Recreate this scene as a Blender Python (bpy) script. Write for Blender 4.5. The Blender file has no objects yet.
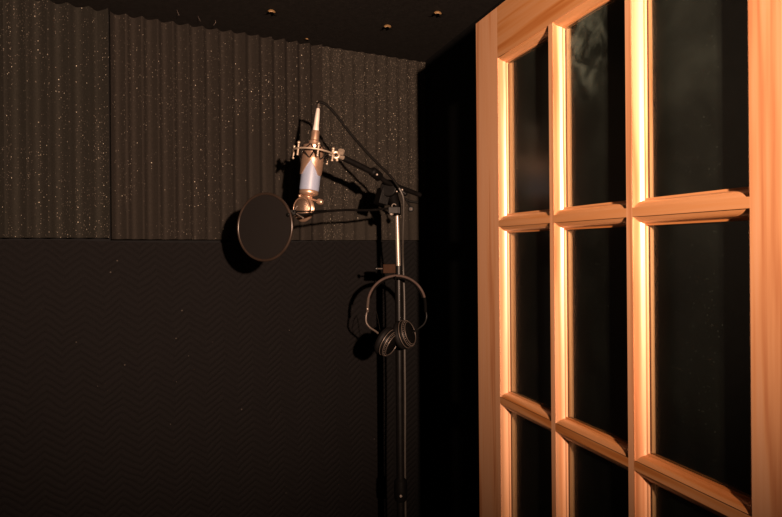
import bpy, bmesh, math, random
from mathutils import Vector, Matrix, noise
R = math.radians
random.seed(7)
sc = bpy.context.scene
COL = sc.collection

# ------------------------------------------------------------------ camera, world, light, exposure
F = 650.0; CX = 391.0; HY = 248.0; CAMZ = 1.57; ROLL = R(0.45); CEIL = 2.205
cam_d = bpy.data.cameras.new('camera'); cam = bpy.data.objects.new('camera', cam_d); COL.objects.link(cam)
cam.location = (0, 0, CAMZ); cam.rotation_euler = (R(90), ROLL, 0)
cam_d.sensor_width = 36; cam_d.lens = F / 782 * 36; cam_d.shift_y = -(258.5 - HY) / 782
cam_d.clip_start = 0.02; cam_d.clip_end = 50
sc.camera = cam
sc.view_settings.view_transform = 'Standard'; sc.view_settings.look = 'None'
sc.view_settings.exposure = 0.0; sc.view_settings.gamma = 1.0; sc.view_settings.use_curve_mapping = False
w = bpy.data.worlds.new('world'); sc.world = w; w.use_nodes = True
w.node_tree.nodes['Background'].inputs[0].default_value = (1.0, 0.8, 0.65, 1)
w.node_tree.nodes['Background'].inputs[1].default_value = 0.004
ld = bpy.data.lights.new('warm_spot', 'SPOT'); lamp = bpy.data.objects.new('warm_spot', ld); COL.objects.link(lamp)
lamp.location = (0.395, -0.60, 1.745)
ld.energy = 510; ld.color = (1.0, 0.66, 0.47); ld.shadow_soft_size = 0.018
ld.spot_size = R(70); ld.spot_blend = 1.0
LT = Vector((-0.46, 2.0, 2.02))
lamp.rotation_euler = (LT - lamp.location).to_track_quat('-Z', 'Y').to_euler()

# ------------------------------------------------------------------ helpers
def at(px, py, Z):
    dx, dy = px - CX, py - HY
    x = dx - dy * math.sin(ROLL); y = dy + dx * math.sin(ROLL)
    return Vector((x / F * Z, Z, CAMZ - y / F * Z))

def tag(o, label, cat, group=None, kind=None):
    o['label'] = label; o['category'] = cat
    if group: o['group'] = group
    if kind: o['kind'] = kind
    return o

def empty(name, loc, rz=0.0):
    o = bpy.data.objects.new(name, None); COL.objects.link(o)
    o.location = loc; o.rotation_euler = (0, 0, rz); o.empty_display_size = 0.05
    return o

def build(name, bm, mat, parent=None, smooth=True, local=False, angle=35, bevel=0):
    """link a bmesh as ONE object; geometry given in world coordinates unless local"""
    if parent is not None and not local:
        off = Vector(parent.location); q = parent
        while q.parent is not None:
            q = q.parent; off = off + Vector(q.location)
        bmesh.ops.translate(bm, vec=-off, verts=bm.verts)
    bmesh.ops.recalc_face_normals(bm, faces=bm.faces)
    me = bpy.data.meshes.new(name); bm.to_mesh(me); bm.free()
    if smooth:
        for p in me.polygons: p.use_smooth = True
        me.set_sharp_from_angle(angle=R(angle))
    me.materials.append(mat)
    o = bpy.data.objects.new(name, me); COL.objects.link(o)
    if parent is not None: o.parent = parent
    if bevel:
        m = o.modifiers.new('bevel', 'BEVEL'); m.width = bevel; m.segments = 2; m.limit_method = 'ANGLE'; m.angle_limit = R(40)
    return o

def rooted(name, bm, mat, loc, **k):
    """a one-mesh thing with its origin at loc"""
    bmesh.ops.translate(bm, vec=-Vector(loc), verts=bm.verts)
    o = build(name, bm, mat, None, **k); o.location = loc
    return o

def box(bm, lo, hi, mtx=None):
    vs = [bm.verts.new((x, y, z)) for x in (lo[0], hi[0]) for y in (lo[1], hi[1]) for z in (lo[2], hi[2])]
    for f in ((0,1,3,2),(4,6,7,5),(0,4,5,1),(2,3,7,6),(0,2,6,4),(1,5,7,3)):
        bm.faces.new([vs[i] for i in f])
    if mtx is not None:
        for v in vs: v.co = mtx @ v.co
    return vs

def frame(axis, up=Vector((0, 0, 1))):
    z = Vector(axis).normalized()
    if abs(z.dot(up)) > 0.97: up = Vector((0, -1, 0))
    x = up.cross(z).normalized(); y = z.cross(x)
    return x, y, z

def mat_at(o, axis, up=Vector((0, 0, 1))):
    x, y, z = frame(axis, up)
    return Matrix(((x.x, y.x, z.x, o[0]), (x.y, y.y, z.y, o[1]), (x.z, y.z, z.z, o[2]), (0, 0, 0, 1)))

def catmull(pts, n=8, closed=False):
    pts = [Vector(p) for p in pts]; out = []
    N = len(pts); rng = N if closed else N - 1
    for i in range(rng):
        if closed: p0, p1, p2, p3 = pts[i-1], pts[i], pts[(i+1) % N], pts[(i+2) % N]
        else: p0, p1, p2, p3 = pts[max(i-1, 0)], pts[i], pts[i+1], pts[min(i+2, N-1)]
        for k in range(n):
            t = k / n
            out.append(0.5 * ((2*p1) + (-p0+p2)*t + (2*p0-5*p1+4*p2-p3)*t*t + (-p0+3*p1-3*p2+p3)*t**3))
    if not closed: out.append(pts[-1])
    return out

def tube(bm, pts, r, seg=12, closed=False, flat=None, ref=None):
    """flat=(a,b): elliptical section, a along ref direction"""
    pts = [Vector(p) for p in pts]; N = len(pts)
    rs = r if isinstance(r, (list, tuple)) else [r] * N
    rings = []; nrm = None
    for i, p in enumerate(pts):
        if closed: t = (pts[(i+1) % N] - pts[i-1]).normalized()
        else: t = (pts[min(i+1, N-1)] - pts[max(i-1, 0)]).normalized()
        if ref is not None: nrm = (ref - t * ref.dot(t)).normalized()
        elif nrm is None: nrm = frame(t)[0]
        else: nrm = (nrm - t * nrm.dot(t)).normalized()
        b = t.cross(nrm)
        ra, rb = (rs[i], rs[i]) if flat is None else (flat[0], flat[1])
        rings.append([bm.verts.new(p + nrm * math.cos(2*math.pi*k/seg) * ra + b * math.sin(2*math.pi*k/seg) * rb) for k in range(seg)])
    M = N if closed else N - 1
    off = 0
    if closed and ref is None:
        d = [(rings[0][k].co - rings[-1][0].co).length for k in range(seg)]; off = d.index(min(d))
    for i in range(M):
        a = rings[i]; b = rings[(i+1) % N]
        o2 = off if (closed and i == N-1) else 0
        for k in range(seg):
            bm.faces.new((a[k], a[(k+1) % seg], b[(k+1+o2) % seg], b[(k+o2) % seg]))
    if not closed:
        bm.faces.new(rings[0]); bm.faces.new(rings[-1])

def lathe(bm, prof, o, axis, seg=32, caps=True):
    """prof = [(radius, distance along axis)]"""
    x, y, z = frame(axis); o = Vector(o); rings = []
    for r, d in prof:
        if r < 1e-6: rings.append([bm.verts.new(o + z * d)])
        else: rings.append([bm.verts.new(o + z*d + x*math.cos(2*math.pi*k/seg)*r + y*math.sin(2*math.pi*k/seg)*r) for k in range(seg)])
    for a, b in zip(rings, rings[1:]):
        for k in range(seg):
            k2 = (k+1) % seg
            if len(a) == 1 and len(b) == 1: continue
            if len(a) == 1: bm.faces.new((a[0], b[k2], b[k]))
            elif len(b) == 1: bm.faces.new((a[k], a[k2], b[0]))
            else: bm.faces.new((a[k], a[k2], b[k2], b[k]))
    if caps:
        if len(rings[0]) > 1: bm.faces.new(rings[0])
        if len(rings[-1]) > 1: bm.faces.new(rings[-1])

def ring(bm, o, axis, Rr, r, seg=48, sub=10, a0=0, a1=360, up=Vector((0, 0, 1))):
    x, y, z = frame(axis, up); o = Vector(o)
    full = abs(a1 - a0) >= 359.9
    n = seg if full else seg + 1
    pts = [o + x*math.cos(R(a0 + (a1-a0)*k/seg))*Rr + y*math.sin(R(a0 + (a1-a0)*k/seg))*Rr for k in range(n)]
    tube(bm, pts, r, sub, closed=full, ref=z)

def ball(bm, o, r, sx=1, sy=1, sz=1):
    m = Matrix.Translation(o) @ Matrix.Diagonal((sx, sy, sz, 1))
    bmesh.ops.create_uvsphere(bm, u_segments=16, v_segments=10, radius=r, matrix=m)

# ------------------------------------------------------------------ materials
def nodes(name):
    m = bpy.data.materials.new(name); m.use_nodes = True
    nt = m.node_tree; b = nt.nodes['Principled BSDF']
    return m, nt, b
def N(nt, t, **k):
    n = nt.nodes.new(t)
    for a, v in k.items(): setattr(n, a, v)
    return n
def link(nt, a, b): nt.links.new(a, b)
def mathn(nt, op, a, b=None, c=None, clamp=False):
    n = N(nt, 'ShaderNodeMath', operation=op, use_clamp=clamp)
    for i, v in enumerate((a, b, c)):
        if v is None: continue
        if isinstance(v, (int, float)): n.inputs[i].default_value = v
        else: link(nt, v, n.inputs[i])
    return n.outputs[0]
def noisen(nt, vec, scale, detail=4, rough=0.5):
    n = N(nt, 'ShaderNodeTexNoise'); n.inputs['Scale'].default_value = scale
    n.inputs['Detail'].default_value = detail; n.inputs['Roughness'].default_value = rough
    if vec is not None: link(nt, vec, n.inputs['Vector'])
    return n.outputs['Fac']
def coords(nt, scale=(1, 1, 1), rot=(0, 0, 0)):
    t = N(nt, 'ShaderNodeTexCoord'); mp = N(nt, 'ShaderNodeMapping')
    mp.inputs['Scale'].default_value = scale; mp.inputs['Rotation'].default_value = rot
    link(nt, t.outputs['Object'], mp.inputs['Vector']); return mp.outputs[0]
def ramp(nt, fac, stops):
    r = N(nt, 'ShaderNodeValToRGB'); cr = r.color_ramp
    while len(cr.elements) < len(stops): cr.elements.new(0.5)
    for e, (p, c) in zip(cr.elements, stops):
        e.position = p; e.color = (*c, 1) if len(c) == 3 else c
    link(nt, fac, r.inputs[0]); return r.outputs[0]
def bump(nt, h, b, strength=0.3, dist=0.002):
    n = N(nt, 'ShaderNodeBump'); n.inputs['Strength'].default_value = strength; n.inputs['Distance'].default_value = dist
    link(nt, h, n.inputs['Height']); link(nt, n.outputs[0], b.inputs['Normal'])

def plain(name, col, rough=0.5, metal=0.0, var=0.15, nscale=60, spec=0.5, bmp=0.0):
    m, nt, b = nodes(name)
    c = coords(nt); f = noisen(nt, c, nscale, 5, 0.6)
    lo = tuple(v * (1 - var) for v in col); hi = tuple(min(1, v * (1 + var)) for v in col)
    link(nt, ramp(nt, f, [(0.3, lo), (0.7, hi)]), b.inputs['Base Color'])
    link(nt, mathn(nt, 'MULTIPLY_ADD', f, 0.15, rough - 0.07, clamp=True), b.inputs['Roughness'])
    b.inputs['Metallic'].default_value = metal; b.inputs['Specular IOR Level'].default_value = spec
    if bmp: bump(nt, noisen(nt, c, nscale * 3, 3), b, bmp, 0.001)
    return m

def wood(name, vertical):
    m, nt, b = nodes(name)
    # grain runs along Z on stiles and upright bars, along X on rails and cross bars
    sc_f = (55, 55, 1.6) if vertical else (1.6, 55, 55)
    sc_r = (9, 9, 0.35) if vertical else (0.35, 9, 9)
    fine = noisen(nt, coords(nt, sc_f), 2.4, 6, 0.65)
    wide = noisen(nt, coords(nt, sc_r), 2.2, 3, 0.5)
    ringw = mathn(nt, 'SINE', mathn(nt, 'MULTIPLY', wide, 34.0))
    ringw = mathn(nt, 'MULTIPLY_ADD', ringw, 0.5, 0.5)
    ringw = mathn(nt, 'POWER', ringw, 2.5)
    mixf = mathn(nt, 'ADD', mathn(nt, 'MULTIPLY', fine, 0.55), mathn(nt, 'MULTIPLY', ringw, 0.35), clamp=True)
    col = ramp(nt, mixf, [(0.15, (0.80, 0.45, 0.26)), (0.42, (0.74, 0.36, 0.172)), (0.75, (0.54, 0.205, 0.085))])
    if not vertical:   # the crosswise pieces were cut from redder stock
        hs = N(nt, 'ShaderNodeHueSaturation'); hs.inputs['Saturation'].default_value = 1.12; hs.inputs['Value'].default_value = 0.84; link(nt, col, hs.inputs['Color']); col = hs.outputs[0]
    # a few small dark knots
    v = N(nt, 'ShaderNodeTexVoronoi'); v.inputs['Scale'].default_value = 3.3
    link(nt, coords(nt, (1, 1, 1) if not vertical else (1, 1, 0.8)), v.inputs['Vector'])
    kn = ramp(nt, v.outputs['Distance'], [(0.0, (0.0,)*3), (0.035, (1.0,)*3)])
    mx = N(nt, 'ShaderNodeMix', data_type='RGBA'); mx.inputs[6].default_value = (0.25, 0.09, 0.03, 1)
    link(nt, kn, mx.inputs[0]); link(nt, col, mx.inputs[7])
    link(nt, mx.outputs[2], b.inputs['Base Color'])
    b.inputs['Roughness'].default_value = 0.42; b.inputs['Specular IOR Level'].default_value = 0.5
    b.inputs['Coat Weight'].default_value = 0.6; b.inputs['Coat Roughness'].default_value = 0.3
    bump(nt, fine, b, 0.12, 0.0008)
    return m

def foam(name, dens, seed, base=(0.062, 0.053, 0.046)):
    m, nt, b = nodes(name)
    c = coords(nt)
    mp = N(nt, 'ShaderNodeMapping'); mp.inputs['Location'].default_value = (seed, seed * 2, seed * 3); link(nt, c, mp.inputs['Vector']); c2 = mp.outputs[0]
    f = noisen(nt, c2, 260, 4, 0.7); big = noisen(nt, c2, 5, 3, 0.5)
    col = ramp(nt, f, [(0.3, tuple(v*0.75 for v in base)), (0.75, tuple(v*1.25 for v in base))])
    v = N(nt, 'ShaderNodeTexVoronoi'); v.inputs['Scale'].default_value = 200; link(nt, c2, v.inputs['Vector'])
    dotm = mathn(nt, 'LESS_THAN', v.outputs['Distance'], 0.27)
    sep = N(nt, 'ShaderNodeSeparateColor'); link(nt, v.outputs['Color'], sep.inputs[0])
    clus = mathn(nt, 'MULTIPLY', mathn(nt, 'SUBTRACT', big, 0.34, clamp=True), dens)
    sel = mathn(nt, 'LESS_THAN', sep.outputs[0], clus)
    mask = mathn(nt, 'MULTIPLY', dotm, sel)
    mx = N(nt, 'ShaderNodeMix', data_type='RGBA'); link(nt, mask, mx.inputs[0]); link(nt, col, mx.inputs[6])
    link(nt, ramp(nt, sep.outputs[1], [(0.0, (0.05, 0.042, 0.036)), (0.75, (0.10, 0.085, 0.068)), (0.93, (0.22, 0.19, 0.15)), (1.0, (0.5, 0.45, 0.36))]), mx.inputs[7])
    link(nt, mx.outputs[2], b.inputs['Base Color'])
    b.inputs['Roughness'].default_value = 0.95; b.inputs['Specular IOR Level'].default_value = 0.15
    bump(nt, f, b, 0.5, 0.002)
    return m

def blanket_mat(name, base):
    m, nt, b = nodes(name)
    t = N(nt, 'ShaderNodeTexCoord'); s = N(nt, 'ShaderNodeSeparateXYZ'); link(nt, t.outputs['Object'], s.inputs[0])
    # quilted zigzag stitching: stacked chevron rows
    wv = mathn(nt, 'MULTIPLY', noisen(nt, coords(nt), 7, 3, 0.6), 0.05)
    tri = mathn(nt, 'PINGPONG', mathn(nt, 'ADD', s.outputs[0], wv), 0.045)
    ph = mathn(nt, 'MULTIPLY', mathn(nt, 'ADD', s.outputs[2], mathn(nt, 'MULTIPLY', tri, 0.75)), 2 * math.pi / 0.019)
    h = mathn(nt, 'MULTIPLY_ADD', mathn(nt, 'SINE', ph), 0.5, 0.5)
    h = mathn(nt, 'POWER', h, 0.5)
    weave = noisen(nt, coords(nt), 420, 3, 0.6)
    hh = mathn(nt, 'ADD', mathn(nt, 'MULTIPLY', h, 1.0), mathn(nt, 'MULTIPLY', weave, 0.5))
    col = ramp(nt, weave, [(0.3, tuple(v*0.8 for v in base)), (0.7, tuple(v*1.2 for v in base))])
    # sparse lint
    v = N(nt, 'ShaderNodeTexVoronoi'); v.inputs['Scale'].default_value = 60; link(nt, coords(nt), v.inputs['Vector'])
    sep = N(nt, 'ShaderNodeSeparateColor'); link(nt, v.outputs['Color'], sep.inputs[0])
    msk = mathn(nt, 'MULTIPLY', mathn(nt, 'LESS_THAN', v.outputs['Distance'], 0.12), mathn(nt, 'LESS_THAN', sep.outputs[0], 0.025))
    mx = N(nt, 'ShaderNodeMix', data_type='RGBA'); link(nt, msk, mx.inputs[0]); link(nt, col, mx.inputs[6]); mx.inputs[7].default_value = (0.05, 0.042, 0.035, 1)
    link(nt, mx.outputs[2], b.inputs['Base Color'])
    b.inputs['Roughness'].default_value = 0.9; b.inputs['Specular IOR Level'].default_value = 0.2
    bump(nt, hh, b, 0.8, 0.004)
    return m

def glass_mat():
    m, nt, b = nodes('dusty_glass')
    out = nt.nodes['Material Output']
    tr = N(nt, 'ShaderNodeBsdfTransparent'); tr.inputs[0].default_value = (0.93, 0.97, 0.94, 1)
    gl = N(nt, 'ShaderNodeBsdfGlossy'); gl.inputs['Roughness'].default_value = 0.2
    df = N(nt, 'ShaderNodeBsdfDiffuse'); df.inputs[0].default_value = (0.56, 0.68, 0.58, 1)
    fr = N(nt, 'ShaderNodeFresnel'); gm = N(nt, 'ShaderNodeNewGeometry'); link(nt, mathn(nt, 'MULTIPLY_ADD', gm.outputs['Backfacing'], 1/1.5 - 1.5, 1.5), fr.inputs[0])
    m1 = N(nt, 'ShaderNodeMixShader'); link(nt, fr.outputs[0], m1.inputs[0]); link(nt, tr.outputs[0], m1.inputs[1]); link(nt, gl.outputs[0], m1.inputs[2])
    # dust film: wide soft clouds, wiped swirls and a few specks
    c = coords(nt)
    d = N(nt, 'ShaderNodeTexNoise'); d.inputs['Scale'].default_value = 9; d.inputs['Detail'].default_value = 5; d.inputs['Distortion'].default_value = 0.7
    link(nt, c, d.inputs['Vector'])
    cl = mathn(nt, 'POWER', d.outputs['Fac'], 2.5)
    s = N(nt, 'ShaderNodeSeparateXYZ'); link(nt, c, s.inputs[0])
    hi = N(nt, 'ShaderNodeMapRange'); hi.inputs[1].default_value = 1.55; hi.inputs[2].default_value = 1.93; link(nt, s.outputs[2], hi.inputs[0])
    film = mathn(nt, 'ADD', mathn(nt, 'MULTIPLY', cl, mathn(nt, 'MULTIPLY_ADD', hi.outputs[0], 0.05, 0.012)), 0.002)
    # greasy smear high on the middle pane
    dist = N(nt, 'ShaderNodeVectorMath', operation='DISTANCE'); link(nt, coords(nt), dist.inputs[0]); dist.inputs[1].default_value = (0.455, -0.022, 1.90)
    sm = N(nt, 'ShaderNodeMapRange'); sm.inputs[1].default_value = 0.12; sm.inputs[2].default_value = 0.01; link(nt, dist.outputs[1], sm.inputs[0])
    sn = N(nt, 'ShaderNodeTexNoise'); sn.inputs['Scale'].default_value = 28; sn.inputs['Detail'].default_value = 4; sn.inputs['Distortion'].default_value = 0.9; link(nt, c, sn.inputs['Vector'])
    smear = mathn(nt, 'MULTIPLY', sm.outputs[0], mathn(nt, 'MULTIPLY', mathn(nt, 'SUBTRACT', sn.outputs['Fac'], 0.42, clamp=True), 0.6))
    film = mathn(nt, 'ADD', film, smear, clamp=True)
    v = N(nt, 'ShaderNodeTexVoronoi'); v.inputs['Scale'].default_value = 110; link(nt, c, v.inputs['Vector'])
    spk = mathn(nt, 'MULTIPLY', mathn(nt, 'LESS_THAN', v.outputs['Distance'], 0.09), 0.06)
    film = mathn(nt, 'ADD', film, spk, clamp=True)
    m2 = N(nt, 'ShaderNodeMixShader'); link(nt, film, m2.inputs[0]); link(nt, m1.outputs[0], m2.inputs[1]); link(nt, df.outputs[0], m2.inputs[2])
    link(nt, m2.outputs[0], out.inputs[0])
    return m

def mesh_grille(name, col):
    m, nt, b = nodes(name)
    v = N(nt, 'ShaderNodeTexVoronoi'); v.inputs['Scale'].default_value = 700; link(nt, coords(nt), v.inputs['Vector'])
    link(nt, ramp(nt, v.outputs['Distance'], [(0.2, tuple(c*0.25 for c in col)), (0.5, col)]), b.inputs['Base Color'])
    b.inputs['Metallic'].default_value = 0.9; b.inputs['Roughness'].default_value = 0.4
    bump(nt, v.outputs['Distance'], b, 0.6, 0.001)
    return m

M = dict(
    woodv=wood('pine_upright', True), woodh=wood('pine_crosswise', False), glass=glass_mat(),
    foam1=foam('charcoal_foam_left', 2.0, 1.1, (0.019, 0.0175, 0.0142)), foam2=foam('charcoal_foam_middle', 1.6, 4.2, (0.021, 0.0175, 0.0145)), foam3=foam('charcoal_foam_right', 6.0, 9.7, (0.0235, 0.0202, 0.0165)),
    blanket=blanket_mat('black_quilted_blanket', (0.0037, 0.0029, 0.0030)), blanket2=blanket_mat('black_quilted_cloth', (0.0034, 0.0030, 0.0031)),
    wall=plain('black_wall', (0.008, 0.008, 0.0085), 0.95, spec=0.1, nscale=20), velvet=plain('black_side_wall', (0.006, 0.006, 0.006), 0.95, spec=0.1),
    ceil=plain('black_ceiling_felt', (0.015, 0.013, 0.0115), 0.95, spec=0.15, nscale=90, var=0.3, bmp=0.6),
    floor=plain('dark_carpet', (0.02, 0.018, 0.017), 0.95, spec=0.1, nscale=200, var=0.4, bmp=0.5),
    black=plain('black_painted_metal', (0.004, 0.0036, 0.0034), 0.36, spec=0.25), rubber=plain('black_rubber', (0.0035, 0.003, 0.003), 0.65, spec=0.15),
    plastic=plain('black_plastic', (0.0035, 0.0033, 0.0032), 0.45, spec=0.12), chrome=plain('chrome', (0.34, 0.29, 0.25), 0.38, metal=0.6, var=0.05),
    gold=plain('dull_gold', (0.22, 0.13, 0.055), 0.4, metal=0.3),
    satin=plain('satin_silver', (0.80, 0.72, 0.66), 0.35, metal=0.35, var=0.05),
    nickel=plain('brushed_nickel', (0.50, 0.40, 0.31), 0.4, metal=0.6, var=0.1), brass=plain('satin_brass', (0.55, 0.36, 0.255), 0.33, metal=0.75, var=0.15),
    blue=plain('pale_blue_enamel', (0.225, 0.265, 0.37), 0.45, var=0.08, nscale=500), grille=mesh_grille('brass_mesh', (0.55, 0.38, 0.28)),
    cable=plain('black_cable', (0.004, 0.0035, 0.003), 0.6, spec=0.06), cable2=plain('grey_brown_cable', (0.035, 0.03, 0.025), 0.45),
    tan=plain('tan_block', (0.026, 0.0125, 0.007), 0.8, spec=0.08, nscale=40, var=0.25), pad=plain('worn_headband', (0.075, 0.052, 0.045), 0.5, spec=0.2),
    silver=plain('dull_silver', (0.10, 0.078, 0.065), 0.45, metal=0.4), nylon=plain('pop_screen_nylon', (0.0042, 0.0031, 0.0027), 0.85, spec=0.2, nscale=300, bmp=0.3),
    rim=plain('pop_rim_bronze', (0.03, 0.02, 0.015), 0.3, metal=0.3), elastic=plain('elastic_cord', (0.008, 0.006, 0.005), 0.7, spec=0.15),
)

# ------------------------------------------------------------------ the setting
T_W = 1155.0 / 650.0
WD = Vector((-T_W, -1, 0)).normalized()                  # along the back wall, going left
WN = Vector((WD.y * -1, WD.x, 0)); WN = Vector((0.4904, -0.8715, 0))   # towards the room
def wallZ(px): return 2511.0 / (1546.0 - px)
CORNER = Vector(((424 - CX) / F * wallZ(424), wallZ(424), 0))
RD = Vector((0.294, -0.9558, 0))                         # along the right wall, coming nearer
RN = Vector((-0.9558, -0.294, 0))
def slab(name, a, b, n, z0, z1, th, mat, label, cat):
    bm = bmesh.new()
    p = [a, b, b - n * th, a - n * th]
    lo = [bm.verts.new((q.x, q.y, z0)) for q in p]; hi = [bm.verts.new((q.x, q.y, z1)) for q in p]
    bm.faces.new(lo); bm.faces.new(hi)
    for i in range(4): bm.faces.new((lo[i], lo[(i+1) % 4], hi[(i+1) % 4], hi[i]))
    return tag(rooted(name, bm, mat, (a.x, a.y, z0), smooth=False), label, cat, kind='structure')
BK = CORNER - WN * 0.002
PL = CORNER + WD * 2.6
PR = CORNER + RD * 4.2
PB = PL + (PR - CORNER)
slab('wall_back', BK - WD * 0.1, PL, WN, 0, CEIL, 0.1, M['wall'], 'black back wall behind the foam panels and blankets', 'wall')
slab('wall_right', CORNER, PR, RN, 0, CEIL, 0.1, M['velvet'], 'black side wall seen behind the open glazed door', 'wall')
slab('wall_left', PL, PB, -RN, 0, CEIL, 0.1, M['wall'], 'black side wall beyond the left edge of the view', 'wall')
slab('wall_front', PB, PR, -WN, 0, CEIL, 0.1, M['wall'], 'black wall behind the camera', 'wall')
for nm, z0, z1, mt, lb in (('floor', -0.1, 0.0, 'floor', 'dark carpeted floor of the booth'), ('ceiling', CEIL, CEIL + 0.1, 'ceil', 'black felt ceiling of the booth')):
    bm = bmesh.new(); pts = [BK - WD*0.1 - WN*0.1 - RD*0.1, PL - WN*0.1 - RD*0.1, PB, PR + RN * -0.1]
    lo = [bm.verts.new((p.x, p.y, z0)) for p in pts]; hi = [bm.verts.new((p.x, p.y, z1)) for p in pts]
    bm.faces.new(lo); bm.faces.new(hi)
    for i in range(4): bm.faces.new((lo[i], lo[(i+1) % 4], hi[(i+1) % 4], hi[i]))
    tag(build(nm, bm, M[mt], smooth=False), lb, nm, kind='structure')

# ------------------------------------------------------------------ wedge foam panels on the back wall
SEAM = 1.598
K = 0.0001951
def s_of(px): return (1/(1546.0 - 424) - 1/(1546.0 - px)) / K     # metres left of the corner (424 px), along WD
def foam_panel(px_r, width, pitch, amp, proud, mat, label, z0, z1, seed, tilt=0.0):
    s0 = s_of(px_r); bm = bmesh.new(); rnd = random.Random(seed)
    n = int(width / (pitch / 10)); nz = 26
    base = CORNER + WD * s0
    grid = []
    for i in range(n + 1):
        s = width * i / n; ph = (s / pitch) % 1.0
        tri = 1 - abs(math.sin(math.pi * ph))
        hgt = tri * 0.7 + 0.3 * (0.5 + 0.5 * math.cos(2 * math.pi * ph))
        col = []
        for j in range(nz + 1):
            f = j / nz
            wob = 0.0035 * noise.noise(Vector((s * 9, f * 2.5, seed))) + 0.0012 * noise.noise(Vector((s * 60, f * 12, seed)))
            d = 0.012 + proud + amp * hgt + wob + 0.004 * f * (1 if s < 0.02 else 0)
            z = z0 + (z1 - z0) * f
            if j == nz: z -= 0.002 + 0.003 * abs(noise.noise(Vector((s * 30, 3.3, seed))))
            if j == 0: z += tilt * s / width
            col.append(bm.verts.new((base + WD * s + WN * d) + Vector((0, 0, z))))
        grid.append(col)
    back = [[bm.verts.new(base + WD * s + WN * 0.001 + Vector((0, 0, z))) for z in (z0, z1 - 0.002)] for s in (0, width)]
    for i in range(n):
        for j in range(nz):
            bm.faces.new((grid[i][j], grid[i+1][j], grid[i+1][j+1], grid[i][j+1]))
    bm.faces.new([grid[0][j] for j in range(nz + 1)] + [back[0][1], back[0][0]])
    bm.faces.new([grid[n][j] for j in range(nz, -1, -1)] + [back[1][0], back[1][1]])
    bm.faces.new([grid[i][0] for i in range(n + 1)] + [back[1][0], back[0][0]])
    bm.faces.new([grid[i][nz] for i in range(n, -1, -1)] + [back[0][1], back[1][1]])
    bm.faces.new((back[0][0], back[0][1], back[1][1], back[1][0]))
    # local X runs along the panel so the material keeps its direction
    loc = base + Vector((0, 0, z0))
    o = rooted('acoustic_foam_panel', bm, mat, loc, angle=60)
    return tag(o, label, 'foam panel', 'wedge foam panels on the back wall')
foam_panel(108.2, 0.70, 0.0470, 0.027, 0.010, M['foam1'], 'charcoal wedge foam panel at the left edge, ridges standing proud of its neighbour', SEAM + 0.005, CEIL, 11)
foam_panel(319, s_of(109) - s_of(319) - 0.005, 0.0405, 0.025, 0.0, M['foam2'], 'middle charcoal wedge foam panel behind the pop filter and microphone, faint evenly spaced ridges', SEAM - 0.002, CEIL, 23, 0.004)
foam_panel(424, s_of(319) - 0.002, 0.0405, 0.009, 0.006, M['foam3'], 'narrower speckled charcoal foam panel at the corner, behind the boom arm', SEAM - 0.002, CEIL, 37)

# ------------------------------------------------------------------ quilted blankets below the foam
def blanket(px_r, px_l_s, mat, label, proud, seed, top):
    s0 = s_of(px_r) if isinstance(px_r, (int, float)) and px_r > 1 else 0
    s1 = px_l_s; bm = bmesh.new(); nx = int((s1 - s0) / 0.02); nz = 80; front = []; backv = []
    for i in range(nx + 1):
        s = s0 + (s1 - s0) * i / nx; cf = []; cb = []
        for j in range(nz + 1):
            f = j / nz; z = 0.01 + (top - 0.0015 - 0.01) * f
            d = proud + 0.010 * noise.noise(Vector((s * 2.2 + 0.8 * f, f * 2.0, seed))) + 0.004 * noise.noise(Vector((s * 9, f * 7, seed + 4)))
            d += 0.006 * math.exp(-((i) / 1.2) ** 2)
            p = CORNER + WD * s + Vector((0, 0, z + ((0.0015 * math.sin(s * 7) + 0.005 * min(1, max(0, (s - 0.93) / 0.2))) if j == nz else 0)))
            cf.append(bm.verts.new(p + WN * max(d, 0.006))); cb.append(bm.verts.new(p + WN * 0.001))
        front.append(cf); backv.append(cb)
    for i in range(nx):
        for j in range(nz):
            bm.faces.new((front[i][j], front[i+1][j], front[i+1][j+1], front[i][j+1]))
            bm.faces.new((backv[i][j], backv[i][j+1], backv[i+1][j+1], backv[i+1][j]))
        bm.faces.new((front[i][nz], front[i+1][nz], backv[i+1][nz], backv[i][nz]))
        bm.faces.new((front[i][0], backv[i][0], backv[i+1][0], front[i+1][0]))
    for j in range(nz):
        bm.faces.new((front[0][j], front[0][j+1], backv[0][j+1], backv[0][j]))
        bm.faces.new((front[nx][j], backv[nx][j], backv[nx][j+1], front[nx][j+1]))
    # build in a frame whose X follows the wall, so the stitching pattern follows it too
    loc = CORNER + WD * s1; ang = math.atan2(-WD.y, -WD.x)
    m = Matrix.Translation(loc) @ Matrix.Rotation(ang, 4, 'Z'); bmesh.ops.transform(bm, matrix=m.inverted(), verts=bm.verts)
    o = build('moving_blanket', bm, mat, None, angle=60); o.location = loc; o.rotation_euler = (0, 0, ang)
    return tag(o, label, 'blanket', 'black quilted blankets hung below the foam')
blanket(371, 2.3, M['blanket'], 'wide black quilted blanket with zigzag stitching, hung below the foam across the back wall', 0.028, 3, SEAM - 0.006)
blanket(0, s_of(371) - 0.004, M['blanket2'], 'narrow black quilted cloth in the corner behind the microphone stand', 0.016, 8, SEAM - 0.006)

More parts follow.
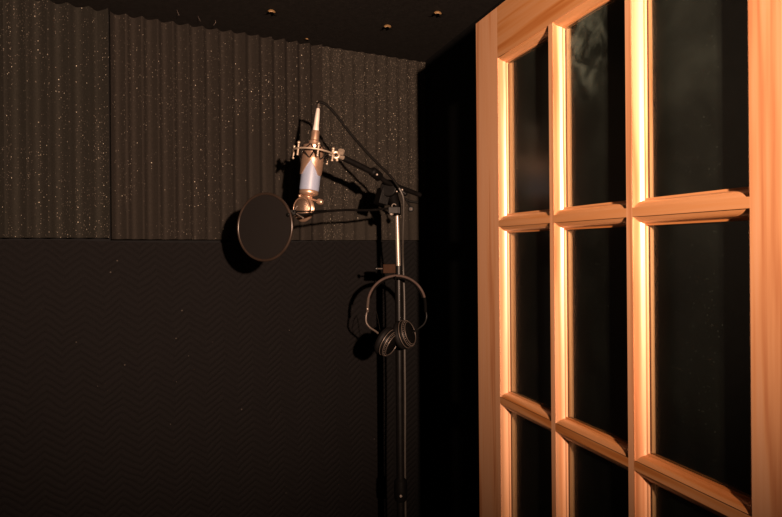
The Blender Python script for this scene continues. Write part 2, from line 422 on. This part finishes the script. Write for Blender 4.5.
# ------------------------------------------------------------------ glazed pine door
SH = 0.629                                              # hinge-side edge, distance along the door plane
door = empty('door_1', (0.600 - 0.294 * SH, 0.9558 * SH, 0.0), math.atan2(0.9558, -0.294))
tag(door, 'open pine door with rows of small glass panes, swung in front of the side wall', 'door', kind='structure')
TH = 0.035; FW = 0.0125
L1 = 1.4241 - SH; I1 = 1.3253 - SH; M1 = 1.1306 - SH; M2 = 0.9305 - SH; I2 = 0.730 - SH
ROWS = [1.616, 1.272, 0.928, 0.584]; BOT = 0.24; BASE = 0.012; TOP = 2.038
def arch(x):
    t = (x - I2) / (I1 - I2); return 1.939 + 0.003 * math.sin(math.pi * min(max(t, 0), 1)) ** 6
cols = [(M1 + FW/2, I1), (M2 + FW/2, M1 - FW/2), (I2, M2 - FW/2)]   # as (x0,x1), x1 nearer the free edge
PROF = [(0.0, 0.0), (0.0, 0.0018), (0.0018, 0.0025), (0.0046, 0.0038), (0.0068, 0.0058), (0.0083, 0.0085), (0.0092, 0.0115), (0.0096, 0.0124), (0.0122, 0.0130), (0.0123, 0.0160)]
members = {}
def mb(k): return members.setdefault(k, bmesh.new())
def strip(bm, A, B, oA, oB):
    """moulding along A-B (on the face plane); oA/oB mitred inward unit offsets (x,z). Front and back."""
    for side in (0, 1):
        ra = []; rb = []
        for l, d in PROF:
            y = -d if side == 0 else -TH + d
            ra.append(bm.verts.new((A[0] + oA[0]*l, y, A[1] + oA[1]*l))); rb.append(bm.verts.new((B[0] + oB[0]*l, y, B[1] + oB[1]*l)))
        for k in range(len(PROF) - 1): bm.faces.new((ra[k], rb[k], rb[k+1], ra[k+1]))
openings = []
for ci, (x0, x1) in enumerate(cols):
    zs = [BOT] + [r for r in reversed(ROWS)]
    for ri in range(5):
        zb = BOT if ri == 0 else zs[ri] + FW/2
        zt = zs[ri + 1] - FW/2 if ri < 4 else None
        openings.append((ci, ri, x0, x1, zb, zt))
for ci, ri, x0, x1, zb, zt in openings:
    # left in view = x1 side
    lk = 'stile_free' if ci == 0 else 'mullion%d' % (ci - 1)
    rk = 'stile_hinge' if ci == 2 else 'mullion%d' % ci
    bk = 'rail_bottom' if ri == 0 else 'bar%d_%d' % (ri - 1, ci)
    tk = 'rail_top' if ri == 4 else 'bar%d_%d' % (ri, ci)
    zl = zt if zt is not None else arch(x1); zr = zt if zt is not None else arch(x0)
    strip(mb(lk), (x1, zb), (x1, zl), (-1, 1), (-1, -1))
    strip(mb(rk), (x0, zr), (x0, zb), (1, -1), (1, 1))
    strip(mb(bk), (x0, zb), (x1, zb), (1, 1), (-1, 1))
    if zt is not None: strip(mb(tk), (x1, zt), (x0, zt), (-1, -1), (1, -1))
    else:
        n = 12
        for k in range(n):
            xa = x1 + (x0 - x1) * k / n; xb = x1 + (x0 - x1) * (k+1) / n
            strip(mb(tk), (xa, arch(xa)), (xb, arch(xb)), (-1 + 2*k/n, -1), (-1 + 2*(k+1)/n, -1))
    if ri >= 1: box(mb(bk), (x0, -TH, zb - FW), (x1, 0, zb))
box(mb('stile_free'), (I1, -TH, BASE), (L1, 0, TOP)); box(mb('stile_hinge'), (0, -TH, BASE), (I2, 0, TOP))
for k, mx_ in ((0, M1), (1, M2)): box(mb('mullion%d' % k), (mx_ - FW/2, -TH, BOT), (mx_ + FW/2, 0, arch(mx_)))
box(mb('rail_bottom'), (I2, -TH, BASE), (I1, 0, BOT))
b_ = mb('rail_top'); n = 40; prev = None
for k in range(n + 1):
    x = I2 + (I1 - I2) * k / n
    q = [b_.verts.new((x, 0, arch(x))), b_.verts.new((x, 0, TOP)), b_.verts.new((x, -TH, TOP)), b_.verts.new((x, -TH, arch(x)))]
    if prev:
        for a in range(4): b_.faces.new((prev[a], q[a], q[(a+1) % 4], prev[(a+1) % 4]))
    prev = q
for k, bm in members.items():
    nm = {'s': 'stile', 'm': 'mullion', 'b': 'glazing_bar'}.get(k[0]) or ('bottom_rail' if 'bottom' in k else 'top_rail')
    bmesh.ops.remove_doubles(bm, verts=bm.verts, dist=1e-6)
    build(nm, bm, M['woodv'] if k[0] in 'sm' else M['woodh'], door, local=True, angle=28)
for ci, ri, x0, x1, zb, zt in openings:
    bm = bmesh.new(); e = -0.0120 
    if zt is not None: box(bm, (x0 - e, -TH/2 - 0.0015, zb - e), (x1 + e, -TH/2 + 0.0015, zt + e))
    else:
        prev = None
        for k in range(13):
            x = x0 - e + (x1 + 2*e - x0) * k / 12
            q = [bm.verts.new((x, -TH/2 + 0.0015, zb - e)), bm.verts.new((x, -TH/2 + 0.0015, arch(x) + e)), bm.verts.new((x, -TH/2 - 0.0015, arch(x) + e)), bm.verts.new((x, -TH/2 - 0.0015, zb - e))]
            if prev:
                for a in range(4): bm.faces.new((prev[a], q[a], q[(a+1) % 4], prev[(a+1) % 4]))
            else: bm.faces.new(q)
            prev = q
        bm.faces.new(prev)
    build('glass_pane', bm, M['glass'], door, smooth=False, local=True)
# hinges and the knob set (both outside the frame of the photo, on the far stiles)
for z in (0.25, 1.05, 1.85):
    bm = bmesh.new(); lathe(bm, [(0.006, 0), (0.006, 0.09)], (-0.004, 0.004, z - 0.045), (0, 0, 1), 12)
    build('hinge', bm, M['brass'], door, local=True)
bm = bmesh.new(); kx = L1 - 0.05
for sgn, y0 in ((1, 0), (-1, -TH)):
    lathe(bm, [(0.026, 0.0), (0.026, 0.004), (0.010, 0.008), (0.009, 0.028), (0.022, 0.036), (0.027, 0.048), (0.022, 0.060), (0, 0.064)], (kx, y0, 0.80), (0, sgn, 0), 24)
build('door_knob', bm, M['brass'], door, local=True)

# ------------------------------------------------------------------ microphone (hangs head down)
mm = 0.00247
T0 = at(318.4, 106, 1.60); B0 = at(306.2, 216, 1.575)
AX = (B0 - T0).normalized()
def ma(y): return T0 + AX * ((y - 106) * mm)            # point on the axis at image row y
mic = empty('condenser_microphone', ma(216))
tag(mic, 'pale blue and brass studio microphone hanging head down inside a wire shock mount', 'microphone')
def rot(name, prof, mat, parent=mic, seg=32):
    bm = bmesh.new(); lathe(bm, [(r * mm, (y - 106) * mm) for r, y in prof], T0, AX, seg); return build(name, bm, mat, parent)
rot('connector_collar', [(0, 131.5), (3.8, 131.5), (4.1, 132.5), (4.1, 141), (5.4, 142.5), (5.4, 144), (6.4, 148), (8.3, 152), (8.3, 153), (0, 153)], M['brass'])
rot('body', [(0, 153), (8.4, 153), (9.3, 156), (9.7, 161), (9.7, 190.5), (9.3, 192), (0, 192)], M['blue'])
rot('neck_ring', [(0, 192), (9.0, 192), (9.4, 192.8), (9.4, 194.8), (8.6, 196), (6.0, 197.2), (4.2, 198), (3.6, 200.5), (0, 200.5)], M['brass'])
HN = Vector((-0.62, -0.78, 0.05)).normalized()
hc = ma(210) + Vector((-0.008, -0.002, 0))
bm = bmesh.new(); ring(bm, hc, HN, 11.4 * mm, 1.7 * mm); ring(bm, hc + HN * 3.2 * mm, HN, 10.7 * mm, 0.7 * mm); ring(bm, hc - HN * 3.2 * mm, HN, 10.7 * mm, 0.7 * mm)
head = build('capsule_head', bm, M['brass'], mic)
bm = bmesh.new()
for s in (1, -1): lathe(bm, [(10.7*mm, 3.0*mm), (8.7*mm, 4.8*mm), (5*mm, 6.0*mm), (2.5*mm, 6.4*mm), (0, 6.5*mm)], hc, HN * s, 32, caps=False)
build('grille', bm, M['grille'], head)
bm = bmesh.new(); lathe(bm, [(0, 0), (3.4*mm, 0), (3.4*mm, 2*mm), (0, 2*mm)], hc + HN*0.5*mm, HN, 20); build('capsule', bm, M['nickel'], head)
bm = bmesh.new()
k0 = ma(199.5); kd = Vector((0.9, -0.3, -0.28)).normalized()
tube(bm, [k0, k0 + kd * 12 * mm], 1.0 * mm, 10); lathe(bm, [(0, 0), (2.6*mm, 0), (2.9*mm, 1*mm), (2.9*mm, 4*mm), (2.2*mm, 5*mm), (0, 5*mm)], k0 + kd * 11 * mm, kd, 16)
tube(bm, [k0, k0 - kd * 9 * mm], 1.0 * mm, 10); ball(bm, k0 - kd * 9.5 * mm, 1.7 * mm)
build('yoke_pin', bm, M['brass'], mic)

# shock mount
sm_ = empty('shock_mount', ma(154))
tag(sm_, 'round brass wire shock mount cradling the microphone, fixed to the end of the boom', 'shock mount')
X_, Y_, Z_ = frame(AX)
def around(y, r, a): return ma(y) + (X_ * math.cos(R(a)) + Y_ * math.sin(R(a))) * r * mm
bm = bmesh.new(); ring(bm, ma(154), AX, 20.0 * mm, 0.95 * mm, 64); build('outer_ring', bm, M['nickel'], sm_)
FA = max(range(0, 360, 5), key=lambda a: -(X_ * math.cos(R(a)) + Y_ * math.sin(R(a))).y)
bm = bmesh.new(); nn = 72; loops = []
for k in range(nn):
    a = FA + 360 * k / nn; q = (k % (nn // 3)) / (nn // 3); pk = 1 - abs(2 * q - 1)      # 0 at each arch point, 1 between the arches
    yb = 162.5 + 14.5 * min(1, pk * 1.25)
    loops.append([bm.verts.new(around(y, r_, a)) for y, r_ in ((147.5, 9.7), (147.5, 10.9), (150, 10.9), (151, 10.3), (157, 10.3), (159, 11.0), (161, 10.9), (yb, 10.9), (yb, 10.0), (158, 9.9))])
for k in range(nn):
    A_, B_ = loops[k], loops[(k + 1) % nn]
    for j in range(10): bm.faces.new((A_[j], A_[(j+1) % 10], B_[(j+1) % 10], B_[j]))
build('cradle', bm, M['brass'], sm_)
for k in range(6):
    a = 60 * k + 10
    bm = bmesh.new(); tube(bm, [around(149, 20, a), around(159.5, 20, a)], 0.9 * mm, 8); ball(bm, around(148.5, 20, a), 1.6 * mm); ball(bm, around(160, 20, a), 1.3 * mm)
    build('post', bm, M['nickel'], sm_)
    bm = bmesh.new()
    for y0, y1 in ((149, 161.0), (160, 147.5)):
        for da in (-28, 28): tube(bm, [around(y0, 20, a), around(y1, 10.9, a + da)], 0.65 * mm, 8)
    build('elastic_cord', bm, M['elastic'], sm_)
bm = bmesh.new()
e0 = around(154, 20, 0); J = at(333, 154.5, 1.585); J2 = at(343.5, 158, 1.615)
rgt = at(329, 154, 1.585)
tube(bm, [rgt, J], 2.0 * mm, 12); ring(bm, at(336, 155, 1.59), (0.1, -1, 0.2), 3.0 * mm, 1.4 * mm, 24); tube(bm, [at(338, 156, 1.6), J2], 2.4 * mm, 14)
lathe(bm, [(0, 0), (3.3*mm, 0), (3.3*mm, 3*mm), (0, 3*mm)], at(341, 153, 1.592), (0.2, -0.6, 0.7), 16)
ball(bm, at(333, 151, 1.583), 1.8 * mm); ball(bm, at(337, 160, 1.59), 1.6 * mm)
build('swivel_joint', bm, M['nickel'], sm_)

# ------------------------------------------------------------------ microphone cable and its plug
cb = empty('microphone_cable', (at(401, 300, 1.73).x - 0.02, 1.70, 0.0))
tag(cb, 'black cable looping from the silver plug over to the stand, hanging beside the pole', 'cable')
U = -AX
plug = build('plug', (lambda b: (lathe(b, [(0, 0), (3.0*mm, 0), (3.1*mm, 2*mm), (2.6*mm, 6*mm), (2.4*mm, 14*mm), (1.8*mm, 22*mm), (1.4*mm, 23*mm), (0, 23*mm)], ma(131.5), U, 24), b)[1])(bmesh.new()), M['satin'], cb)
build('strain_relief', (lambda b: (lathe(b, [(0, 0), (1.6*mm, 0), (1.1*mm, 6*mm), (0, 6*mm)], ma(108.6), U, 16), b)[1])(bmesh.new()), M['silver'], cb)
pts = [ma(104), at(318.8, 102.3, 1.602), at(322.5, 102.6, 1.605), at(329, 107, 1.61), at(338, 117.5, 1.62), at(350, 133, 1.63), at(362, 147, 1.645), at(375, 161, 1.66), at(384, 169.5, 1.67),
       at(392, 178, 1.68), at(399, 188, 1.685), at(403, 197, 1.69), at(403.5, 210, 1.70), at(402.8, 240, 1.73), at(403.0, 262, 1.765), at(404.3, 300, 1.775), at(404.5, 340, 1.775), at(405, 400, 1.775), at(405, 470, 1.775), at(406, 560, 1.775)]
e = pts[-1]; pts += [Vector((e.x, e.y - 0.005, 0.3)), Vector((e.x - 0.01, e.y - 0.02, 0.06)), Vector((e.x - 0.08, e.y - 0.12, 0.006)), Vector((e.x - 0.35, e.y - 0.3, 0.006)), Vector((e.x - 0.6, e.y - 0.9, 0.006))]
cut = 10
bm = bmesh.new(); tube(bm, catmull(pts[:cut + 1], 8), 0.0035, 10); build('cable_upper_run', bm, M['cable'], cb)
bm = bmesh.new(); tube(bm, catmull(pts[cut:], 8), 0.0030, 10); build('cable_hanging_run', bm, M['cable2'], cb)

# ------------------------------------------------------------------ boom stand
PZ = 1.76
ptop = at(397.0, 212, PZ); pmid = at(398.6, 300, PZ); 
px_, pz_ = ptop.x, PZ
stand = empty('microphone_stand', (ptop.x + 0.004, PZ, 0.0))
tag(stand, 'black microphone stand with chrome upper tube and angled boom arm', 'microphone stand')
base_top = Vector((ptop.x + 0.003, PZ, 1.50))
bm = bmesh.new(); tube(bm, [ptop, base_top], 0.0062, 20); build('upper_tube', bm, M['chrome'], stand)
bm = bmesh.new(); tube(bm, [Vector((ptop.x + 0.003, PZ, 1.522)), Vector((ptop.x + 0.004, PZ, 0.06))], 0.0105, 20); build('lower_tube', bm, M['black'], stand)
bm = bmesh.new(); lathe(bm, [(0, 0), (0.013, 0), (0.017, 0.006), (0.018, 0.03), (0.017, 0.055), (0.011, 0.062), (0, 0.062)], (ptop.x + 0.004, PZ, 0.885), (0, 0, 1), 24); gc = build('lower_collar', bm, M['plastic'], stand)
bm = bmesh.new(); lathe(bm, [(0, 0), (0.004, 0), (0.003, 0.003), (0, 0.0035)], (ptop.x + 0.004, PZ - 0.018, 0.905), (0, -1, 0), 12); build('screw', bm, M['chrome'], gc)
# tripod (below the frame)
hub = Vector((ptop.x + 0.004, PZ, 0.30))
bm = bmesh.new(); lathe(bm, [(0, 0), (0.02, 0), (0.022, 0.01), (0.022, 0.05), (0.016, 0.06), (0, 0.06)], hub - Vector((0, 0, 0.05)), (0, 0, 1), 24); build('leg_hub', bm, M['plastic'], stand)
for a in (200, 300, 80):
    d = Vector((math.cos(R(a)), math.sin(R(a)), 0)); rr = 0.20
    bm = bmesh.new(); tube(bm, [hub + d * 0.018 - Vector((0, 0, 0.02)), hub + d * rr - Vector((0, 0, 0.285))], 0.008, 12); lg = build('leg', bm, M['black'], stand)
    bm = bmesh.new(); tube(bm, [hub + d * (rr - 0.014) - Vector((0, 0, 0.268)), hub + d * (rr + 0.003) - Vector((0, 0, 0.289))], 0.0108, 12); build('rubber_foot', bm, M['rubber'], lg)
# boom
B1 = at(343, 157.8, 1.615); B2 = at(373, 171.5, 1.665); B3 = at(386, 182, 1.70); B4 = at(420, 195, 1.78)
bd = (B3 - B1).normalized()
bm = bmesh.new(); tube(bm, [B1, B2 + (B3-B2)*0.2], 0.0078, 16); build('boom_front', bm, M['black'], stand)
bm = bmesh.new(); tube(bm, [B2, B3, at(404, 189, 1.74), B4], 0.0066, 14); build('boom_rear', bm, M['black'], stand)
bm = bmesh.new(); lathe(bm, [(0, 0), (0.0085, 0), (0.0125, 0.004), (0.0125, 0.032), (0.009, 0.037), (0, 0.037)], B2 - bd * 0.006, B3 - B2, 20); build('boom_clutch', bm, M['plastic'], stand)
# pivot head
ph = at(393.5, 190, 1.735)
bm = bmesh.new()
lathe(bm, [(0, 0), (0.021, 0), (0.023, 0.004), (0.023, 0.013), (0.020, 0.016), (0.020, 0.019), (0.023, 0.022), (0.023, 0.030), (0.020, 0.034), (0, 0.034)], at(388, 188, 1.712), (0.25, 1, 0), 28)
tube(bm, [at(390, 190, 1.735), at(396, 206, 1.758), ptop + Vector((0, 0, -0.01))], [0.017, 0.014, 0.0105], 18)
box(bm, (-0.02, -0.012, -0.024), (0.022, 0.014, 0.02), mat_at(at(383, 196, 1.735), (0.25, 0.1, 1)))
piv = build('pivot_clamp', bm, M['plastic'], stand, bevel=0.002)
bm = bmesh.new()
kk = at(400, 190, 1.715)
tube(bm, [kk + Vector((0, 0.03, 0)), kk], 0.004, 10); tube(bm, [kk + Vector((-0.013, 0, 0.010)), kk + Vector((0.013, 0, -0.010))], [0.006, 0.0065], 12); ball(bm, kk + Vector((-0.013, 0, 0.010)), 0.0068); ball(bm, kk + Vector((0.013, 0, -0.010)), 0.0068)
build('wing_handle', bm, M['plastic'], piv)
for q, r_ in (((377.0, 174.6, 1.655), 0.0030), ((384.3, 180.5, 1.69), 0.0026), ((402.2, 189.8, 1.703), 0.0030), ((396.8, 191.5, 1.708), 0.0024), ((401.8, 195.6, 1.705), 0.0022)):
    bm = bmesh.new(); ball(bm, at(*q), r_, 1, 0.8, 1); build('screw', bm, M['chrome'], piv)
# rear adjusting rod and knob
bm = bmesh.new(); tube(bm, [at(403, 198, 1.74), at(410, 201.5, 1.735), at(417.5, 202.5, 1.74)], 0.0036, 10)
tube(bm, [at(406, 200, 1.735), at(410.5, 207, 1.73)], 0.0022, 8); lathe(bm, [(0, 0), (0.0055, 0), (0.0075, 0.002), (0.0075, 0.008), (0.005, 0.010), (0, 0.010)], at(411, 209, 1.72), (0, 1, 0), 18)
build('tension_rod', bm, M['plastic'], stand)
bm = bmesh.new(); ball(bm, at(411, 209, 1.7185), 0.0028, 1, 0.5, 1); build('screw', bm, M['silver'], stand)

# ------------------------------------------------------------------ pop filter
pc = at(264.5, 227, 1.46); PN = Vector((-0.45, -0.89, 0.02)).normalized()
PRd = 34.2 / F * 1.47
pop = empty('pop_filter', at(391, 212, 1.735))
tag(pop, 'round black pop filter on a thin curved arm, in front of the microphone', 'pop filter')
bm = bmesh.new(); ring(bm, pc, PN, PRd - 0.0025, 0.0032, 96, 12); rimo = build('rim', bm, M['rim'], pop)
bm = bmesh.new()
for s in (1, -1): lathe(bm, [(PRd - 0.0025, 0.0012), (PRd * 0.6, 0.0022), (PRd * 0.3, 0.0028), (0, 0.003)], pc, PN * s, 64, caps=False)
build('nylon_screen', bm, M['nylon'], pop)
PX = Vector((-PN.y, PN.x, 0)).normalized()
if PX.x < 0: PX = -PX
ra = pc + PX * (PRd * 0.97) + Vector((0, 0, 0.028))
bm = bmesh.new(); box(bm, (-0.010, -0.007, -0.006), (0.012, 0.007, 0.006), mat_at(at(291.5, 212.5, 1.44), (0, 0, 1)))
tube(bm, [at(287.5, 215, 1.425), at(296, 212.5, 1.45)], 0.0045, 12)
build('rim_clamp', bm, M['plastic'], pop, bevel=0.0015)
bm = bmesh.new(); ball(bm, at(297, 206.5, 1.44), 0.0026); tube(bm, [at(293, 212, 1.435), at(297, 206.5, 1.44)], 0.0013, 8); ball(bm, at(303, 217.8, 1.45), 0.0024); tube(bm, [at(296, 213.5, 1.44), at(303, 217.8, 1.45)], 0.0013, 8); build('thumbscrew', bm, M['silver'], pop)
bm = bmesh.new(); tube(bm, catmull([at(292, 214.0, 1.44), at(305, 214.5, 1.47), at(322, 211.8, 1.53), at(345, 210, 1.60), at(368, 210.3, 1.67), at(388, 208.5, 1.725)], 10), 0.0030, 12); build('gooseneck', bm, M['black'], pop)
bm = bmesh.new(); tube(bm, catmull([at(293, 211.3, 1.432), at(307, 211.3, 1.465), at(326, 210.2, 1.53)], 8), 0.0018, 10); build('brace_wire', bm, M['black'], pop)
bm = bmesh.new()
cm = mat_at(at(393.5, 210.5, 1.735), (0, 0, 1))
box(bm, (-0.014, -0.012, -0.009), (0.014, -0.004, 0.009), cm); box(bm, (-0.014, 0.010, -0.009), (0.014, 0.018, 0.009), cm); box(bm, (-0.018, -0.012, -0.009), (-0.010, 0.018, 0.009), cm)
cl = build('pole_clamp', bm, M['plastic'], pop, bevel=0.0015)
bm = bmesh.new(); lathe(bm, [(0, 0), (0.0055, 0), (0.0055, 0.002), (0.0035, 0.003), (0, 0.003)], at(391.5, 213.3, 1.722), (0.2, -1, -0.1), 16)
build('clamp_screw', bm, M['chrome'], cl)
bm = bmesh.new(); ring(bm, at(394.0, 206.0, 1.722), (0.1, -1, 0), 0.0055, 0.0013, 20, 8, 20, 200); build('spring_clip', bm, M['chrome'], cl)

# ------------------------------------------------------------------ tan block clamped on the pole
bc = at(389.3, 268.6, 1.735)
hold = empty('pole_block', bc)
tag(hold, 'small brown block clamped to the stand pole just above the headphones', 'clamp')
bm = bmesh.new(); box(bm, (-0.0165, -0.012, -0.012), (0.0165, 0.018, 0.012), Matrix.Translation(bc)); build('block', bm, M['tan'], hold, bevel=0.0015)
bm = bmesh.new(); tube(bm, [bc + Vector((-0.016, 0, 0)), bc + Vector((-0.030, 0, 0))], 0.0018, 8); build('screw_shaft', bm, M['silver'], hold)
bm = bmesh.new(); lathe(bm, [(0, 0), (0.0048, 0), (0.0055, 0.001), (0.0055, 0.006), (0.003, 0.008), (0, 0.008)], bc + Vector((-0.030, 0, 0)), (-1, 0, 0), 14); build('screw_knob', bm, M['black'], hold)
bm = bmesh.new(); hk = at(395.5, 276, 1.715)
tube(bm, [at(394, 271, 1.735), at(394.5, 279.0, 1.735), at(395.5, 280.0, 1.72), at(395.5, 279.7, 1.690), at(395.5, 276.5, 1.685)], 0.0024, 8); build('hook', bm, M['black'], hold)

# ------------------------------------------------------------------ headphones
HZ = 1.712; hm = HZ / F
hp = empty('headphones', at(396, 357, HZ))
tag(hp, 'black over-ear headphones with a curved headband, hung on the microphone stand', 'headphones')
hcn = at(396.5, 304.5, HZ); FWD = Vector((0, -1, 0))
def hpt(a, r, dy=0): return hcn + Vector((math.cos(R(a)) * r * hm, dy, math.sin(R(a)) * r * hm))
bm = bmesh.new(); tube(bm, [hpt(a, 28.8) for a in range(4, 177, 4)], 0, 14, flat=(0.0085, 0.0036), ref=FWD); bandp = build('headband', bm, M['pad'], hp)
bm = bmesh.new(); tube(bm, [hpt(a, 26.6) for a in range(14, 167, 4)], 0, 14, flat=(0.0075, 0.0022), ref=FWD); build('band_padding', bm, M['plastic'], hp)
for s, a in ((-1, 180), (1, 0)):
    bm = bmesh.new(); q = hpt(a - s * 0, 28.9)
    top_ = hpt(90 - s * 76, 28.9); bot_ = at(396.5 + s * 29.0, 312, HZ)
    tube(bm, [top_, q, bot_], 0, 12, flat=(0.0095, 0.0042), ref=FWD); build('size_slider', bm, M['silver'] if s < 0 else M['plastic'], hp)
# yokes and cups
def cup(cx, cy, z, tilt, yaw, rad, sgn, first):
    c = at(cx, cy, z)
    ax = Vector((math.cos(R(tilt)) * math.cos(R(yaw)) * sgn, -math.sin(R(yaw)), math.sin(R(tilt)) * math.cos(R(yaw)) * sgn)).normalized()
    bm = bmesh.new(); r = rad * hm
    lathe(bm, [(0, -0.021), (r*0.55, -0.021), (r*0.82, -0.018), (r*0.95, -0.012), (r*0.98, -0.004), (r*0.98, 0.0), (0, 0)], c, ax, 36)
    o = build('ear_cup', bm, M['plastic'], hp)
    bm = bmesh.new(); lathe(bm, [(r*0.55, 0.0), (r*0.96, 0.0), (r*1.03, 0.004), (r*1.03, 0.009), (r*0.95, 0.0135), (r*0.75, 0.014), (r*0.58, 0.010), (r*0.55, 0.0)], c, ax, 36, caps=False)
    build('ear_cushion', bm, M['rubber'], o)
    bm = bmesh.new()
    for d, q_ in ((-0.0185, 0.80), (-0.0125, 0.945), (-0.004, 0.985)): ring(bm, c + ax * d, ax, r * q_, 0.0011, 48, 8)
    build('trim_ring', bm, M['silver'], o)
    bm = bmesh.new()   # ribbed strip round the cup edge
    x, y, zz = frame(ax)
    for k in range(36):
        a = R(k * 10); p = c + ax * -0.0155 + (x*math.cos(a) + y*math.sin(a)) * r * 0.89
        ball(bm, p, 0.0012)
    build('knurled_edge', bm, M['silver'], o)
    return c, ax
cL, aL = cup(386.5, 341.5, HZ - 0.030, -28, -24, 14.0, -1, True)
cR, aR = cup(404.0, 334.5, HZ - 0.020, 18, -24, 14.0, -1, False)
bm = bmesh.new(); tube(bm, catmull([at(367.4, 310, HZ), at(366.2, 316, HZ), at(366.4, 322.5, HZ - 0.004), at(370, 327.5, HZ - 0.008), at(376, 331.5, HZ - 0.014), at(381, 336, HZ - 0.022)], 6), 0.0026, 10); build('yoke', bm, M['silver'], hp)
bm = bmesh.new(); tube(bm, catmull([at(425.6, 310, HZ), at(426.6, 317, HZ), at(424, 324, HZ - 0.006), at(418, 329, HZ - 0.012), at(412, 333, HZ - 0.022)], 6), 0.0026, 10); build('yoke', bm, M['plastic'], hp)
bm = bmesh.new(); tube(bm, catmull([at(374, 332, HZ - 0.01), at(371, 322, HZ - 0.002), at(375.5, 310, HZ), at(380, 330, HZ - 0.01)], 8), 0.0009, 8); build('signal_wire', bm, M['cable'], hp)
bm = bmesh.new(); lathe(bm, [(0, 0), (0.002, 0), (0.0015, 0.0015), (0, 0.002)], at(367.5, 309, HZ - 0.0095), (0, -1, 0), 10); build('hinge_screw', bm, M['chrome'], hp)

# ------------------------------------------------------------------ little curled tabs with staples on the ceiling
def fastener(px, py, size, yaw, lean, label):
    y2 = (py - HY) + (px - CX) * math.sin(ROLL)
    Z = (CEIL - CAMZ) * F / -y2
    p = at(px, py, Z); p.z = CEIL
    root = empty('ceiling_fastener', p, R(yaw)); tag(root, label, 'fastener', 'small fasteners on the ceiling')
    bm = bmesh.new(); n = 10
    for sgn in (-1, 1):              # two curled felt flaps, peeling down
        g = []
        for i in range(n + 1):
            t = i / n; row = []
            for j in range(5):
                u = (j / 4 - 0.5) * 0.75 * (1 - t * 0.9)
                row.append(bm.verts.new((sgn * size * (0.1 + 1.0 * t), u * size, -size * (0.05 + 0.38 * math.sin(t * 2.2)) - 0.001)))
            g.append(row)
        for i in range(n):
            for j in range(4): bm.faces.new((g[i][j], g[i+1][j], g[i+1][j+1], g[i][j+1]))
    r = bmesh.ops.solidify(bm, geom=bm.faces[:], thickness=0.0008)
    build('curled_flap', bm, M['ceil'], root, local=True)
    bm = bmesh.new()
    pts = [Vector((size * 0.5 * math.cos(R(a)) - size * 0.1, -size * 0.30, -size * (0.62 - 0.42 * math.sin(R(a))) - 0.001)) for a in range(15, 151, 15)]
    tube(bm, pts, 0, 8, flat=(size * 0.20, size * 0.05), ref=Vector((0, 0.3, 1)))
    build('brass_clip', bm, M['gold'], root, local=True)
fastener(272, 9.5, 0.017, 15, 0, 'curled black ceiling fastener with gold glint, directly above the pop filter side')
fastener(388, 24.5, 0.018, -5, 0, 'curled black ceiling fastener with gold glint, above the upper boom stand')
fastener(438, 11, 0.018, 5, 0, 'curled black ceiling fastener with gold glint, nearest the top of the door')
fastener(307, 38, 0.008, 20, 0, 'tiny dark ceiling fastener at the top edge of the foam')
for k, (px, py, dx) in enumerate(((177, 10, 3), (198, 16, 4), (215, 20, -3))):
    y2 = (py - HY) + (px - CX) * math.sin(ROLL); p = at(px, py, (CEIL - CAMZ) * F / -y2); p.z = CEIL
    bm = bmesh.new(); tube(bm, catmull([p, p + Vector((0.002, 0, -0.006)), p + Vector((dx * 0.0015, 0.002, -0.014))], 5), 0.0004, 6)
    tag(rooted('loose_thread', bm, M['silver'], p), ['fine loose thread hanging from the ceiling, farthest left of three', 'fine loose thread hanging from the ceiling, middle of three', 'fine loose thread hanging from the ceiling, nearest the microphone of three'][k], 'thread', 'loose threads on the ceiling')
